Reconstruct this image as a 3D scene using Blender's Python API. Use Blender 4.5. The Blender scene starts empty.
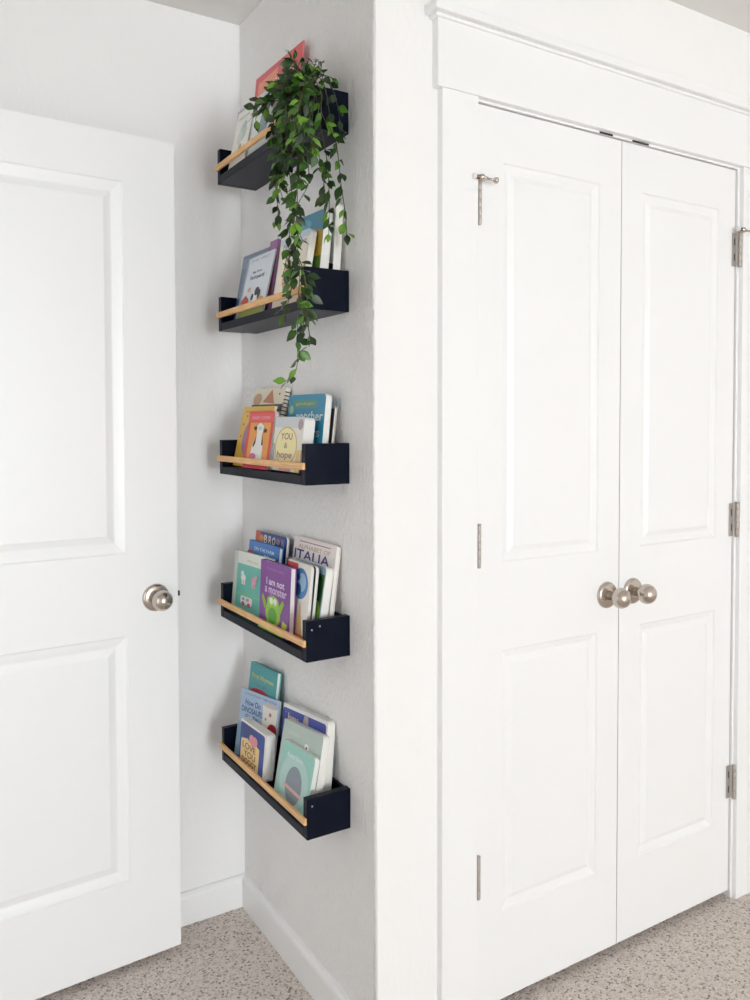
import bpy, bmesh, math, random
from mathutils import Vector, Matrix
random.seed(7)
S = bpy.context.scene
COL = S.collection

# ------------------------------------------------------------------ helpers
def lin(c):
    return tuple((x/12.92 if x <= .04045 else ((x+.055)/1.055)**2.4) for x in c)
def rgb(r, g, b):
    return lin((r/255., g/255., b/255.)) + (1.,)

MATS = {}
def mat(name, col, rough=.5, metal=0., bump=None, vary=0., vscale=40., spec=.5):
    """procedural principled material; bump=(scale, strength, distance)"""
    if name in MATS:
        return MATS[name]
    m = bpy.data.materials.new(name); m.use_nodes = True
    nt = m.node_tree; b = nt.nodes['Principled BSDF']
    b.inputs['Roughness'].default_value = rough
    b.inputs['Metallic'].default_value = metal
    b.inputs['Specular IOR Level'].default_value = spec
    tc = nt.nodes.new('ShaderNodeTexCoord')
    nz = nt.nodes.new('ShaderNodeTexNoise'); nz.inputs['Scale'].default_value = vscale
    nt.links.new(tc.outputs['Object'], nz.inputs['Vector'])
    mx = nt.nodes.new('ShaderNodeMix'); mx.data_type = 'RGBA'
    mx.inputs['A'].default_value = tuple(x*(1-vary) for x in col[:3]) + (1,)
    mx.inputs['B'].default_value = tuple(min(1, x*(1+vary)) for x in col[:3]) + (1,)
    nt.links.new(nz.outputs['Fac'], mx.inputs['Factor'])
    nt.links.new(mx.outputs['Result'], b.inputs['Base Color'])
    if bump:
        n2 = nt.nodes.new('ShaderNodeTexNoise'); n2.inputs['Scale'].default_value = bump[0]
        n2.inputs['Detail'].default_value = 3
        bp = nt.nodes.new('ShaderNodeBump'); bp.inputs['Strength'].default_value = bump[1]
        bp.inputs['Distance'].default_value = bump[2]
        nt.links.new(tc.outputs['Object'], n2.inputs['Vector'])
        nt.links.new(n2.outputs['Fac'], bp.inputs['Height'])
        nt.links.new(bp.outputs['Normal'], b.inputs['Normal'])
    MATS[name] = m
    return m

def ink(c, rough=.38):
    k = 'ink_%d_%d_%d' % c
    return mat(k, rgb(*c), rough, vary=.04, vscale=90)

def wall_material(name, scale, strength):
    m = mat(name, rgb(*WALLC), .75, vary=.008, vscale=6)
    nt = m.node_tree; b = nt.nodes['Principled BSDF']
    tc = nt.nodes.new('ShaderNodeTexCoord')
    mp = nt.nodes.new('ShaderNodeMapping'); mp.inputs['Scale'].default_value = (1, 1, .42)
    n1 = nt.nodes.new('ShaderNodeTexNoise'); n1.inputs['Scale'].default_value = scale; n1.inputs['Detail'].default_value = 2.5
    rp = nt.nodes.new('ShaderNodeValToRGB'); rp.color_ramp.elements[0].position = .42; rp.color_ramp.elements[1].position = .62
    bp = nt.nodes.new('ShaderNodeBump'); bp.inputs['Strength'].default_value = strength; bp.inputs['Distance'].default_value = .0019
    nt.links.new(tc.outputs['Object'], mp.inputs['Vector']); nt.links.new(mp.outputs['Vector'], n1.inputs['Vector'])
    nt.links.new(n1.outputs['Fac'], rp.inputs['Fac']); nt.links.new(rp.outputs['Color'], bp.inputs['Height'])
    nt.links.new(bp.outputs['Normal'], b.inputs['Normal'])
    return m

def carpet_material():
    m = mat('carpet', (.4, .35, .3, 1), .95, vary=0, spec=.1)
    nt = m.node_tree; b = nt.nodes['Principled BSDF']
    tc = nt.nodes.new('ShaderNodeTexCoord')
    v = nt.nodes.new('ShaderNodeTexVoronoi'); v.inputs['Scale'].default_value = 210
    n = nt.nodes.new('ShaderNodeTexNoise'); n.inputs['Scale'].default_value = 260; n.inputs['Detail'].default_value = 2
    n3 = nt.nodes.new('ShaderNodeTexNoise'); n3.inputs['Scale'].default_value = 30
    for x in (v, n, n3): nt.links.new(tc.outputs['Object'], x.inputs['Vector'])
    sep = nt.nodes.new('ShaderNodeSeparateColor'); nt.links.new(v.outputs['Color'], sep.inputs['Color'])
    r = nt.nodes.new('ShaderNodeValToRGB')
    e = r.color_ramp.elements
    e[0].position = 0; e[0].color = rgb(*CARPET[0])
    e[1].position = 1; e[1].color = rgb(*CARPET[3])
    a = e.new(.2); a.color = rgb(*CARPET[1])
    a = e.new(.6); a.color = rgb(*CARPET[2])
    nt.links.new(sep.outputs['Red'], r.inputs['Fac'])
    nt.links.new(r.outputs['Color'], b.inputs['Base Color'])
    ad = nt.nodes.new('ShaderNodeMath'); ad.operation = 'MULTIPLY_ADD'
    ad.inputs[1].default_value = -1.0
    nt.links.new(v.outputs['Distance'], ad.inputs[0]); nt.links.new(n.outputs['Fac'], ad.inputs[2])
    bp = nt.nodes.new('ShaderNodeBump'); bp.inputs['Strength'].default_value = .9; bp.inputs['Distance'].default_value = .006
    nt.links.new(ad.outputs['Value'], bp.inputs['Height']); nt.links.new(bp.outputs['Normal'], b.inputs['Normal'])
    return m

def wood_material():
    m = mat('rail_wood', rgb(214, 168, 112), .45)
    nt = m.node_tree; b = nt.nodes['Principled BSDF']
    tc = nt.nodes.new('ShaderNodeTexCoord'); mp = nt.nodes.new('ShaderNodeMapping')
    mp.inputs['Scale'].default_value = (60, 3, 60)
    n = nt.nodes.new('ShaderNodeTexNoise'); n.inputs['Scale'].default_value = 6
    r = nt.nodes.new('ShaderNodeValToRGB')
    r.color_ramp.elements[0].position = .3; r.color_ramp.elements[0].color = rgb(212, 158, 98)
    r.color_ramp.elements[1].position = .7; r.color_ramp.elements[1].color = rgb(238, 194, 138)
    nt.links.new(tc.outputs['Object'], mp.inputs['Vector']); nt.links.new(mp.outputs['Vector'], n.inputs['Vector'])
    nt.links.new(n.outputs['Fac'], r.inputs['Fac']); nt.links.new(r.outputs['Color'], b.inputs['Base Color'])
    return m

WALLC = (240, 239, 238)
CARPET = [(160, 145, 135), (218, 206, 197), (236, 225, 217), (242, 232, 224)]
M_WALL = wall_material('wall_paint', 80, .12)
M_TEXW = wall_material('wall_paint_textured', 150, .8)
M_CEIL = mat('ceiling_paint', rgb(228, 226, 223), .9, bump=(90, .25, .001))
M_TRIM = mat('white_trim_paint', rgb(240, 240, 240), .38, vary=.004)
M_DOOR = mat('white_door_paint', rgb(240, 240, 240), .36, vary=.004)
M_CARPET = carpet_material()
M_NAVY = mat('navy_paint', rgb(12, 18, 33), .36, vary=.12, vscale=30, bump=(60, .1, .0006), spec=.11)
M_WOOD = wood_material()
M_NICKEL = mat('satin_nickel', rgb(196, 186, 176), .27, 1., vary=.03)
M_STEEL = mat('hinge_steel', rgb(182, 174, 168), .42, .55, vary=.05)
M_DARK = mat('dark_slot', rgb(40, 34, 30), .6)
M_PAGE = mat('page_edges', rgb(236, 232, 224), .8, vary=.03, vscale=300)
M_BOARD = mat('board_page_edges', rgb(240, 238, 232), .6, vary=.03, vscale=200)
M_RUBBER = mat('white_rubber', rgb(235, 232, 228), .6)

def link(name, me, m=None, parent=None):
    o = bpy.data.objects.new(name, me); COL.objects.link(o)
    if m is not None:
        for x in (m if isinstance(m, (list, tuple)) else [m]): me.materials.append(x)
    if parent is not None: o.parent = parent
    return o
def empty(name, loc=(0, 0, 0), rot=(0, 0, 0), parent=None):
    o = bpy.data.objects.new(name, None); COL.objects.link(o)
    o.empty_display_size = .05; o.location = loc; o.rotation_euler = rot
    if parent is not None: o.parent = parent
    return o
def tag(o, label, cat, group=None):
    o['label'] = label; o['category'] = cat
    if group: o['group'] = group
    return o
def struct(o, label=None):
    o['kind'] = 'structure'
    if label: o['label'] = label
    return o
def bmobj(name, bm, m, parent=None, smooth=False):
    bmesh.ops.recalc_face_normals(bm, faces=bm.faces[:])
    me = bpy.data.meshes.new(name); bm.to_mesh(me); bm.free()
    if smooth:
        for p in me.polygons: p.use_smooth = True
    return link(name, me, m, parent)
def add_box(bm, lo, hi, bev=0., mi=0, seg=2):
    r = bmesh.ops.create_cube(bm, size=1)
    vs = r['verts']
    for v in vs:
        v.co = Vector([lo[i] + (v.co[i]+.5)*(hi[i]-lo[i]) for i in range(3)])
    fs = list({f for v in vs for f in v.link_faces})
    for f in fs: f.material_index = mi
    if bev > 0:
        es = list({e for v in vs for e in v.link_edges})
        g = bmesh.ops.bevel(bm, geom=es, offset=bev, segments=seg, affect='EDGES', profile=.5)
        for f in g['faces']: f.material_index = mi
def box(name, lo, hi, m, parent=None, bev=0.):
    bm = bmesh.new(); add_box(bm, lo, hi, bev); return bmobj(name, bm, m, parent)
def add_lathe(bm, prof, mtx, n=32, mi=0):
    """prof: list of (axis position, radius) along local z"""
    rings = []
    for z, r in prof:
        if r < 1e-6:
            rings.append([bm.verts.new(mtx @ Vector((0, 0, z)))])
        else:
            rings.append([bm.verts.new(mtx @ Vector((r*math.cos(2*math.pi*k/n), r*math.sin(2*math.pi*k/n), z))) for k in range(n)])
    for a, b in zip(rings, rings[1:]):
        for k in range(n):
            k2 = (k+1) % n
            if len(a) == 1 and len(b) == 1: continue
            if len(a) == 1: f = bm.faces.new((a[0], b[k], b[k2]))
            elif len(b) == 1: f = bm.faces.new((a[k], a[k2], b[0]))
            else: f = bm.faces.new((a[k], a[k2], b[k2], b[k]))
            f.material_index = mi; f.smooth = True
    for ring, flip in ((rings[0], True), (rings[-1], False)):
        if len(ring) > 1:
            f = bm.faces.new(ring[::-1] if flip else ring); f.material_index = mi
def lathe(name, prof, mtx, m, parent=None, n=32):
    bm = bmesh.new(); add_lathe(bm, prof, mtx, n); return bmobj(name, bm, m, parent)
def add_prism(bm, pts, y0, y1, mi=0, side=None):
    """polygon pts (x,z) extruded from y0 to y1"""
    a = [bm.verts.new((x, y0, z)) for x, z in pts]; b = [bm.verts.new((x, y1, z)) for x, z in pts]
    bm.faces.new(a).material_index = mi
    bm.faces.new(b[::-1]).material_index = mi
    n = len(pts)
    for k in range(n):
        f = bm.faces.new((a[k], b[k], b[(k+1) % n], a[(k+1) % n])); f.material_index = mi if side is None else side
AXY = Matrix.Rotation(math.radians(90), 4, 'X')       # local z -> world -y

# ------------------------------------------------------------------ camera (solved from the photograph)
f_px, pitch, yaw, roll = 815.149, .0299, .5511, -.0019
cp, sp = math.cos(pitch), math.sin(pitch)
fw = Vector((math.sin(yaw)*cp, math.cos(yaw)*cp, -sp)); r0 = Vector((math.cos(yaw), -math.sin(yaw), 0)); u0 = r0.cross(fw)
rr = math.cos(roll)*r0 + math.sin(roll)*u0; uu = -math.sin(roll)*r0 + math.cos(roll)*u0
cd = bpy.data.cameras.new('camera'); cam = bpy.data.objects.new('camera', cd); COL.objects.link(cam)
cd.sensor_fit = 'HORIZONTAL'; cd.sensor_width = 36; cd.lens = f_px*36/750
cd.sensor_fit = 'AUTO'; cd.sensor_width = 36; cd.lens = f_px*36/1000
cd.shift_x = (375-374.15)/1000; cd.shift_y = -(500-448.02)/1000
cd.clip_start = .02
M = Matrix((( rr.x, uu.x, -fw.x, -.8725), (rr.y, uu.y, -fw.y, -1.4192), (rr.z, uu.z, -fw.z, 1.3513), (0, 0, 0, 1)))
cam.matrix_world = M
S.camera = cam

# ------------------------------------------------------------------ room shell
H = 2.44
struct(box('floor', (-2.3, -6.8, -.05), (3.7, 1.0, 0), M_CARPET), 'beige speckled loop pile carpet')
struct(box('ceiling', (-2.3, -6.8, H), (3.7, 1.0, H+.05), M_CEIL), 'plain off-white ceiling')
struct(box('wall_alcove', (-1.15, .7, 0), (1.5, .8, H), M_WALL), 'pale wall behind the open door')
# narrow wall that carries the ledges: rounded outer corner towards the closet
bm = bmesh.new()
R = .006; pts = [(0, .7)] + [(R-R*math.cos(a*math.pi/16), R-R*math.sin(a*math.pi/16)) for a in range(9)] + [(.11, 0), (.11, .7)]
for lo, hi in (((0, H), (0, 0)),):
    a = [bm.verts.new((x, y, 0)) for x, y in pts]; b = [bm.verts.new((x, y, H)) for x, y in pts]
    n = len(pts)
    for k in range(n):
        fc = bm.faces.new((a[k], a[(k+1) % n], b[(k+1) % n], b[k])); fc.smooth = 0 < k < 9; fc.material_index = 1 if k > 4 else 0
    bm.faces.new(a[::-1]); bm.faces.new(b)
struct(bmobj('wall_ledges', bm, [M_TEXW, M_WALL]), 'narrow textured grey wall carrying the five ledges')
# closet wall with its opening
bm = bmesh.new()
add_box(bm, (.11, 0, 0), (.245, .11, H)); add_box(bm, (1.203, 0, 0), (3.6, .11, H)); add_box(bm, (.245, 0, 2.075), (1.203, .11, H))
struct(bmobj('wall_closet', bm, M_WALL), 'bright wall around the closet doors')
struct(box('wall_right', (3.6, -6.7, 0), (3.7, .8, H), M_WALL))
bm = bmesh.new()                                                     # left wall with the entry doorway
add_box(bm, (-1.15, .56, 0), (-1.03, .7, H)); add_box(bm, (-1.15, -.26, 2.07), (-1.03, .56, H)); add_box(bm, (-1.15, -6.7, 0), (-1.03, -.26, H))
struct(bmobj('wall_left', bm, M_WALL))
bm = bmesh.new()                                                     # hallway wall opposite the doorway, opening added to let fill light in
add_box(bm, (-2.3, -2.2, 0), (-2.2, -1.35, H)); add_box(bm, (-2.3, .05, 0), (-2.2, 1.0, H)); add_box(bm, (-2.3, -1.35, 0), (-2.2, .05, .15)); add_box(bm, (-2.3, -1.35, 2.2), (-2.2, .05, H))
struct(bmobj('wall_hall', bm, M_WALL))
fill_frame = empty('hall_fill_frame', (-2.25, -.65, .15)); struct(fill_frame)  # made-up, unseen window frame around the added hall fill light
bm = bmesh.new()
for lo, hi in (((-.03, -.7, 0), (.03, -.65, 2.05)), ((-.03, .65, 0), (.03, .7, 2.05)), ((-.03, -.7, 0), (.03, .7, .05)), ((-.03, -.7, 2.0), (.03, .7, 2.05)), ((-.025, -.02, .05), (.025, .02, 2.0))):
    add_box(bm, lo, hi, .004)
bmobj('window_frame', bm, M_TRIM, fill_frame)  # invented frame dressing the fill light opening
bm = bmesh.new()
add_box(bm, (-2.2, -2.2, 0), (-1.15, -2.1, H)); add_box(bm, (-2.2, .8, 0), (-1.15, .9, H))
struct(bmobj('wall_hall_ends', bm, M_WALL))
# rear wall with a wide window
WX0, WX1, WZ0, WZ1 = -1.0, .3, .15, 2.3
bm = bmesh.new()
add_box(bm, (-1.15, -6.8, 0), (WX0, -6.7, H)); add_box(bm, (WX1, -6.8, 0), (3.7, -6.7, H))
add_box(bm, (WX0, -6.8, 0), (WX1, -6.7, WZ0)); add_box(bm, (WX0, -6.8, WZ1), (WX1, -6.7, H))
struct(bmobj('wall_rear', bm, M_WALL))
win = empty('window_1', ((WX0+WX1)/2, -6.75, WZ0)); struct(win)
bm = bmesh.new(); hw = (WX1-WX0)/2; hh = WZ1-WZ0
for lo, hi in (((-hw, -.03, 0), (-hw+.05, .03, hh)), ((hw-.05, -.03, 0), (hw, .03, hh)), ((-hw, -.03, 0), (hw, .03, .05)), ((-hw, -.03, hh-.05), (hw, .03, hh)), ((-.03, -.03, 0), (.03, .03, hh))):
    add_box(bm, lo, hi, .004)
bmobj('window_frame', bm, M_TRIM, win)
# baseboards
def baseboard(name, pts, lab=None):
    """profile swept between two floor points; pts = (x0,y0),(x1,y1), n = room-side normal"""
    (p0, p1, n) = pts
    prof = [(0, 0), (.014, 0), (.014, .072), (.0125, .079), (.008, .0855), (.004, .087), (0, .087)]
    bm = bmesh.new(); ra = []
    for p in (p0, p1):
        ra.append([bm.verts.new((p[0]+n[0]*d, p[1]+n[1]*d, z)) for d, z in prof])
    k = len(prof)
    for i in range(k): bm.faces.new((ra[0][i], ra[0][(i+1) % k], ra[1][(i+1) % k], ra[1][i]))
    bm.faces.new(ra[0]); bm.faces.new(ra[1][::-1])
    return struct(bmobj(name, bm, M_TRIM), lab)
baseboard('baseboard_alcove', ((-1.03, .7), (0, .7), (0, -1)), 'white baseboard behind the open door')
baseboard('baseboard_ledges', ((0, -.014), (0, .686), (-1, 0)), 'white baseboard under the ledges')
baseboard('baseboard_closet', ((0, 0), (.159, 0), (0, -1)))
baseboard('baseboard_right', ((1.292, 0), (3.6, 0), (0, -1)))

# ------------------------------------------------------------------ closet casing
tr = empty('trim_1', (.72, 0, 0)); struct(tr, 'white casing and capped header around the closet')
def tbox(name, lo, hi, bev=.0015):
    return box(name, (lo[0]-.72, lo[1], lo[2]), (hi[0]-.72, hi[1], hi[2]), M_TRIM, tr, bev)
tbox('side_casing', (.159, -.018, 0), (.2555, .001, 2.0585)); tbox('side_casing', (1.190, -.018, 0), (1.292, .001, 2.0585))
tbox('head_casing', (.1455, -.021, 2.0585), (1.3055, .001, 2.2045))
bm = bmesh.new()
add_box(bm, (.125-.72, -.042, 2.2055), (1.326-.72, .001, 2.2275), .004, seg=3)
add_box(bm, (.137-.72, -.0275, 2.1985), (1.314-.72, .001, 2.2065), .003, seg=2)
bmobj('cap_moulding', bm, M_TRIM, tr)
tbox('door_jamb', (.245, -.006, 0), (.2645, .11, 2.06), .0006); tbox('door_jamb', (1.1815, -.006, 0), (1.203, .11, 2.06), .0006)
tbox('head_jamb', (.2645, -.006, 2.0535), (1.1815, .11, 2.075), .0006)
st = tbox('door_stop', (.2645, .04, 2.03), (1.1815, .055, 2.0535), .001)
for x0, x1 in ((.638, .684), (.754, .814)):
    cbm = bmesh.new()
    add_box(cbm, (x0-.72, -.0072, 2.0531), (x1-.72, -.0055, 2.0578), .0012)
    bmobj('catch_plate', cbm, M_DARK, tr)

# ------------------------------------------------------------------ panel doors
def panel_door(name, W, T, z0, z1, panels, parent_loc, rotz, label, mw, both=True):
    """slab in local x 0..W, y 0 (face) .. T, moulded recess panels on the face"""
    root = empty(name, parent_loc, (0, 0, rotz)); struct(root, label)
    bm = bmesh.new()
    # profile of moulding from outer edge inward: (inset, depth)
    prof = [(0, 0), (.003, .0035), (mw*.35, .006), (mw*.55, .0085), (mw*.62, .0085), (mw*.8, .006), (mw, .0028)]
    def face(yf, sgn):
        xs = sorted({0, W} | {p[0] for p in panels} | {p[1] for p in panels})
        zs = sorted({z0, z1} | {p[2] for p in panels} | {p[3] for p in panels})
        V = {}
        def vt(x, z, d=0.):
            k = (round(x, 5), round(z, 5), round(d, 5))
            if k not in V: V[k] = bm.verts.new((x, yf+sgn*d, z))
            return V[k]
        for i in range(len(xs)-1):
            for j in range(len(zs)-1):
                cx, cz = (xs[i]+xs[i+1])/2, (zs[j]+zs[j+1])/2
                if any(p[0] < cx < p[1] and p[2] < cz < p[3] for p in panels): continue
                bm.faces.new((vt(xs[i], zs[j]), vt(xs[i+1], zs[j]), vt(xs[i+1], zs[j+1]), vt(xs[i], zs[j+1])))
        for (a, b, c, d) in panels:
            rings = [[vt(a+i, c+i, q), vt(b-i, c+i, q), vt(b-i, d-i, q), vt(a+i, d-i, q)] for i, q in prof]
            for r1, r2 in zip(rings, rings[1:]):
                for k in range(4): bm.faces.new((r1[k], r1[(k+1) % 4], r2[(k+1) % 4], r2[k]))
            bm.faces.new(rings[-1])
        return V, xs, zs
    V1, xs, zs = face(0, 1); V2, _, _ = face(T, -1)
    def rim(order):
        for (p, q) in zip(order, order[1:]):
            k1 = (round(p[0], 5), round(p[1], 5), 0.); k2 = (round(q[0], 5), round(q[1], 5), 0.)
            bm.faces.new((V1[k1], V1[k2], V2[k2], V2[k1]))
    rim([(x, z0) for x in xs]); rim([(x, z1) for x in xs]); rim([(0, z) for z in zs]); rim([(W, z) for z in zs])
    o = bmobj('door_leaf', bm, M_DOOR, root)
    return root

def knob(parent, x, z, y=0., r=.033, side=-1, label=None):
    """satin knob on a round rosette, sticking out towards local -y"""
    k = empty('door_knob', (x, y, z), (math.radians(90) if side < 0 else math.radians(-90), 0, 0), parent)
    I = Matrix.Identity(4)
    lathe('rosette', [(0, r), (.003, r), (.0065, r*.95), (.0085, r*.8), (.010, r*.55), (.0105, .014)], I, M_NICKEL, k, 40)
    prof = [(.008, .0125), (.013, .0115), (.022, .0105), (.027, .0125)]
    c, R_ = .0475, .0252
    for i in range(1, 15):
        a = math.pi*(.86 - .86*i/14)
        prof.append((c+R_*.93*math.cos(a), R_*math.sin(a)))
    prof[-1] = (c+R_*.93, 0)
    prof.insert(4, (.0285, .0145))
    lathe('knob', prof, I, M_NICKEL, k, 40)
    return k

PZ = [(.2255, .8335), (1.0355, 1.9355)]
DW = .4553
def hinge(parent, x, z, hand, leaf=True, y=-.0095):
    h = empty('hinge', (x, y, z), (0, 0, 0), parent)
    bm = bmesh.new()
    I = Matrix.Identity(4)
    L = .092
    for k in range(5):                                   # knuckles
        a = -L/2 + k*L/5
        add_lathe(bm, [(a+.0002, .0049), (a+.0005, .0051), (a+L/5-.0005, .0051), (a+L/5-.0002, .0049)], I, 16)
    add_lathe(bm, [(L/2, .0046), (L/2+.002, .0058), (L/2+.004, .005), (L/2+.005, 0)], I, 16)
    add_lathe(bm, [(-L/2-.003, 0), (-L/2-.002, .0045), (-L/2, .0046)], I, 16)
    bmobj('barrel', bm, M_STEEL, h)
    if leaf:
        lf = box('leaf', (-.0205, .0092, -L/2), (-.001, .0119, L/2), M_STEEL, h, .0004)
        for dz in (-.021, .021):
            bm = bmesh.new(); add_box(bm, (-.0145, .0084, dz-.0095), (-.0108, .0094, dz+.0095), .0006)
            bmobj('screw_slot', bm, M_DARK, lf)
    return h
def pin_stop(h, hand):
    """hinge pin door stop: collar on the pin, an arm to each side with a rubber bumper"""
    s = empty('pin_stop', (0, -.0075, .0525), (0, 0, 0), h)
    bm = bmesh.new(); add_lathe(bm, [(-.0065, .0075), (.0045, .0075), (.006, .006), (.0065, 0)], Matrix.Identity(4), 20)
    bmobj('collar', bm, M_NICKEL, s)
    RX = Matrix.Rotation(math.radians(90), 4, 'Y')       # local z -> +x
    bm = bmesh.new()
    add_lathe(bm, [(.006, .0042), (.014, .0042), (.0145, .0026), (.034, .0026), (.0345, .0045), (.038, .0066), (.042, .0072)], RX @ Matrix.Translation((0, 0, 0)), 18)
    a1 = bmobj('bumper_arm', bm, M_NICKEL, s); a1.rotation_euler = (0, 0, 0 if hand > 0 else math.pi)
    bm = bmesh.new()
    add_lathe(bm, [(.006, .005), (.018, .0055), (.0185, .006)], RX, 18)
    a2 = bmobj('short_arm', bm, M_NICKEL, s); a2.rotation_euler = (0, 0, math.pi if hand > 0 else 0)
    bm = bmesh.new(); add_lathe(bm, [(.018, .0062), (.022, .0062), (.0235, .004), (.0235, 0)], RX, 18)
    b = bmobj('rubber_tip', bm, M_RUBBER, a2)
    return s

XL = .268
d1 = panel_door('door_1', DW-.0015, .035, .022, 2.051, [(.0735, DW-.075, a, b) for a, b in PZ], (XL, 0, 0), 0, 'left closet door leaf, white with two moulded panels', .034)
d2 = panel_door('door_2', DW-.0015, .035, .022, 2.051, [(.0755, DW-.0735, a, b) for a, b in PZ], (XL+DW+.0015, 0, 0), 0, 'right closet door leaf, white with two moulded panels', .034)
knob(d1, .679-XL, .9235); knob(d2, .772-XL-DW-.0015, .9235)
for z in (1.832, 1.080, .336):
    h = hinge(d1, .2618-XL, z, 1, leaf=False, y=-.0142)
    if z > 1.5: pin_stop(h, 1)
    h = hinge(d2, 1.1848-XL-DW-.0015, z, -1, leaf=True, y=-.0125)
    if z > 1.5: pin_stop(h, 1)

# open entry door, hinged on the left wall: local x runs from the free edge to the hinge
A3 = .0548
LW = .762
root3 = panel_door('door_3', LW, .035, .0196, 2.0493, [(.129, LW-.129, a, b) for a, b in PZ], (-.2227-LW*math.cos(A3), .5877-LW*math.sin(A3), 0), A3, 'open white two-panel door at the left', .046)
# panels given from the hinge side are symmetric, the knob sits near the free edge
k3 = knob(root3, LW-.0575, .9203, 0, .034)
bm = bmesh.new(); add_prism(bm, [(LW-.001, .9145), (LW+.0012, .9145), (LW+.0012, .933), (LW-.001, .933)], .0055, .0295)
bmobj('latch_plate', bm, M_STEEL, root3)
bm = bmesh.new(); add_box(bm, (LW+.0005, .012, .914), (LW+.011, .023, .927), .002)
bmobj('latch_bolt', bm, M_DARK, root3)
knob(root3, LW-.0575, .9203, .035, .034, side=1)
for z in (1.83, 1.08, .33):
    hinge(root3, -.006, z, 1, leaf=False, y=.04)

# ------------------------------------------------------------------ book ledges
Y0, Y1, SD, SH, PL = .1007, .594, .1064, .0876, .020
SZ = {'s1': 1.9658, 's2': 1.59, 's3': 1.2222, 's4': .8491, 's5': .4704}
def ledge(z, label):
    root = empty('book_ledge', (0, (Y0+Y1)/2, z))
    tag(root, label, 'shelf', 'navy book ledges on the narrow wall')
    hl = (Y1-Y0)/2; T = .018
    box('bottom_board', (-SD, -hl+T, 0), (-.0004, hl-T, PL), M_NAVY, root, .0012)
    box('back_board', (-.0085, -hl+T, PL), (-.0004, hl-T, SH-.004), M_NAVY, root, .001)
    for s in (-1, 1):
        lo, hi = (-hl, -hl+T) if s < 0 else (hl-T, hl)
        e = box('end_panel', (-SD, lo, 0), (-.0004, hi, SH), M_NAVY, root, .0012)
    r = box('front_rail', (-SD-.0065, -hl+.0005, .033), (-SD, hl+.004, .0475), M_WOOD, root, .0012)
    r['label'] = 'bare wood front rail'
    return root
LED = [('s1', 'highest navy book ledge, trailing plant spilling over it'),
       ('s2', 'navy book ledge second from the ceiling, vines hanging in front'),
       ('s3', 'middle navy book ledge, level with the eye, yellow and orange books'),
       ('s4', 'navy book ledge holding the purple monster book'),
       ('s5', 'lowest navy book ledge, nearest the carpet')]
ledges = {k: ledge(SZ[k], l) for k, l in LED}
# a paint chip / screw on the near ends
for k, x, z in (('s5', -.094, .071), ('s4', -.093, .068), ('s4', -.074, .074)):
    pnl = [c for c in ledges[k].children if c.name.startswith('end_panel')][0]
    lathe('screw_head', [(-.0004, .0022), (.0006, .002), (.0008, 0)], Matrix.Translation((x, -(Y1-Y0)/2, z)) @ AXY, M_STEEL, pnl, 12)

# ------------------------------------------------------------------ books
FONT_CACHE = {}
def text_tris(s):
    if s in FONT_CACHE: return FONT_CACHE[s]
    cu = bpy.data.curves.new('t', 'FONT'); cu.body = s; cu.size = 1; cu.align_x = 'CENTER'
    cu.offset = .014
    ob = bpy.data.objects.new('t', cu); COL.objects.link(ob)
    dg = bpy.context.evaluated_depsgraph_get(); ev = ob.evaluated_get(dg)
    me = bpy.data.meshes.new_from_object(ev)
    vs = [v.co.copy() for v in me.vertices]; fs = [tuple(p.vertices) for p in me.polygons]
    COL.objects.unlink(ob); bpy.data.objects.remove(ob); bpy.data.curves.remove(cu); bpy.data.meshes.remove(me)
    x0 = min(v.x for v in vs); x1 = max(v.x for v in vs); y0 = min(v.y for v in vs); y1 = max(v.y for v in vs)
    vs = [((v.x-(x0+x1)/2)/(x1-x0), (v.y-(y0+y1)/2)/(y1-y0)) for v in vs]
    FONT_CACHE[s] = (vs, fs); return vs, fs

def outline(w, h, r, u0=0., v0=0., left=False):
    """rectangle (u0,v0)-(w,h) with rounded right (and left) corners"""
    p = []
    def arc(cx, cz, a0):
        for i in range(6):
            a = a0 + math.pi/2*i/5
            p.append((cx+r*math.cos(a), cz+r*math.sin(a)))
    if r <= 0: return [(u0, v0), (w, v0), (w, h), (u0, h)]
    if left: arc(u0+r, v0+r, math.pi)
    else: p.append((u0, v0))
    arc(w-r, v0+r, -math.pi/2); arc(w-r, h-r, 0)
    if left: arc(u0+r, h-r, math.pi/2)
    else: p.append((u0, h))
    return p

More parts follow.
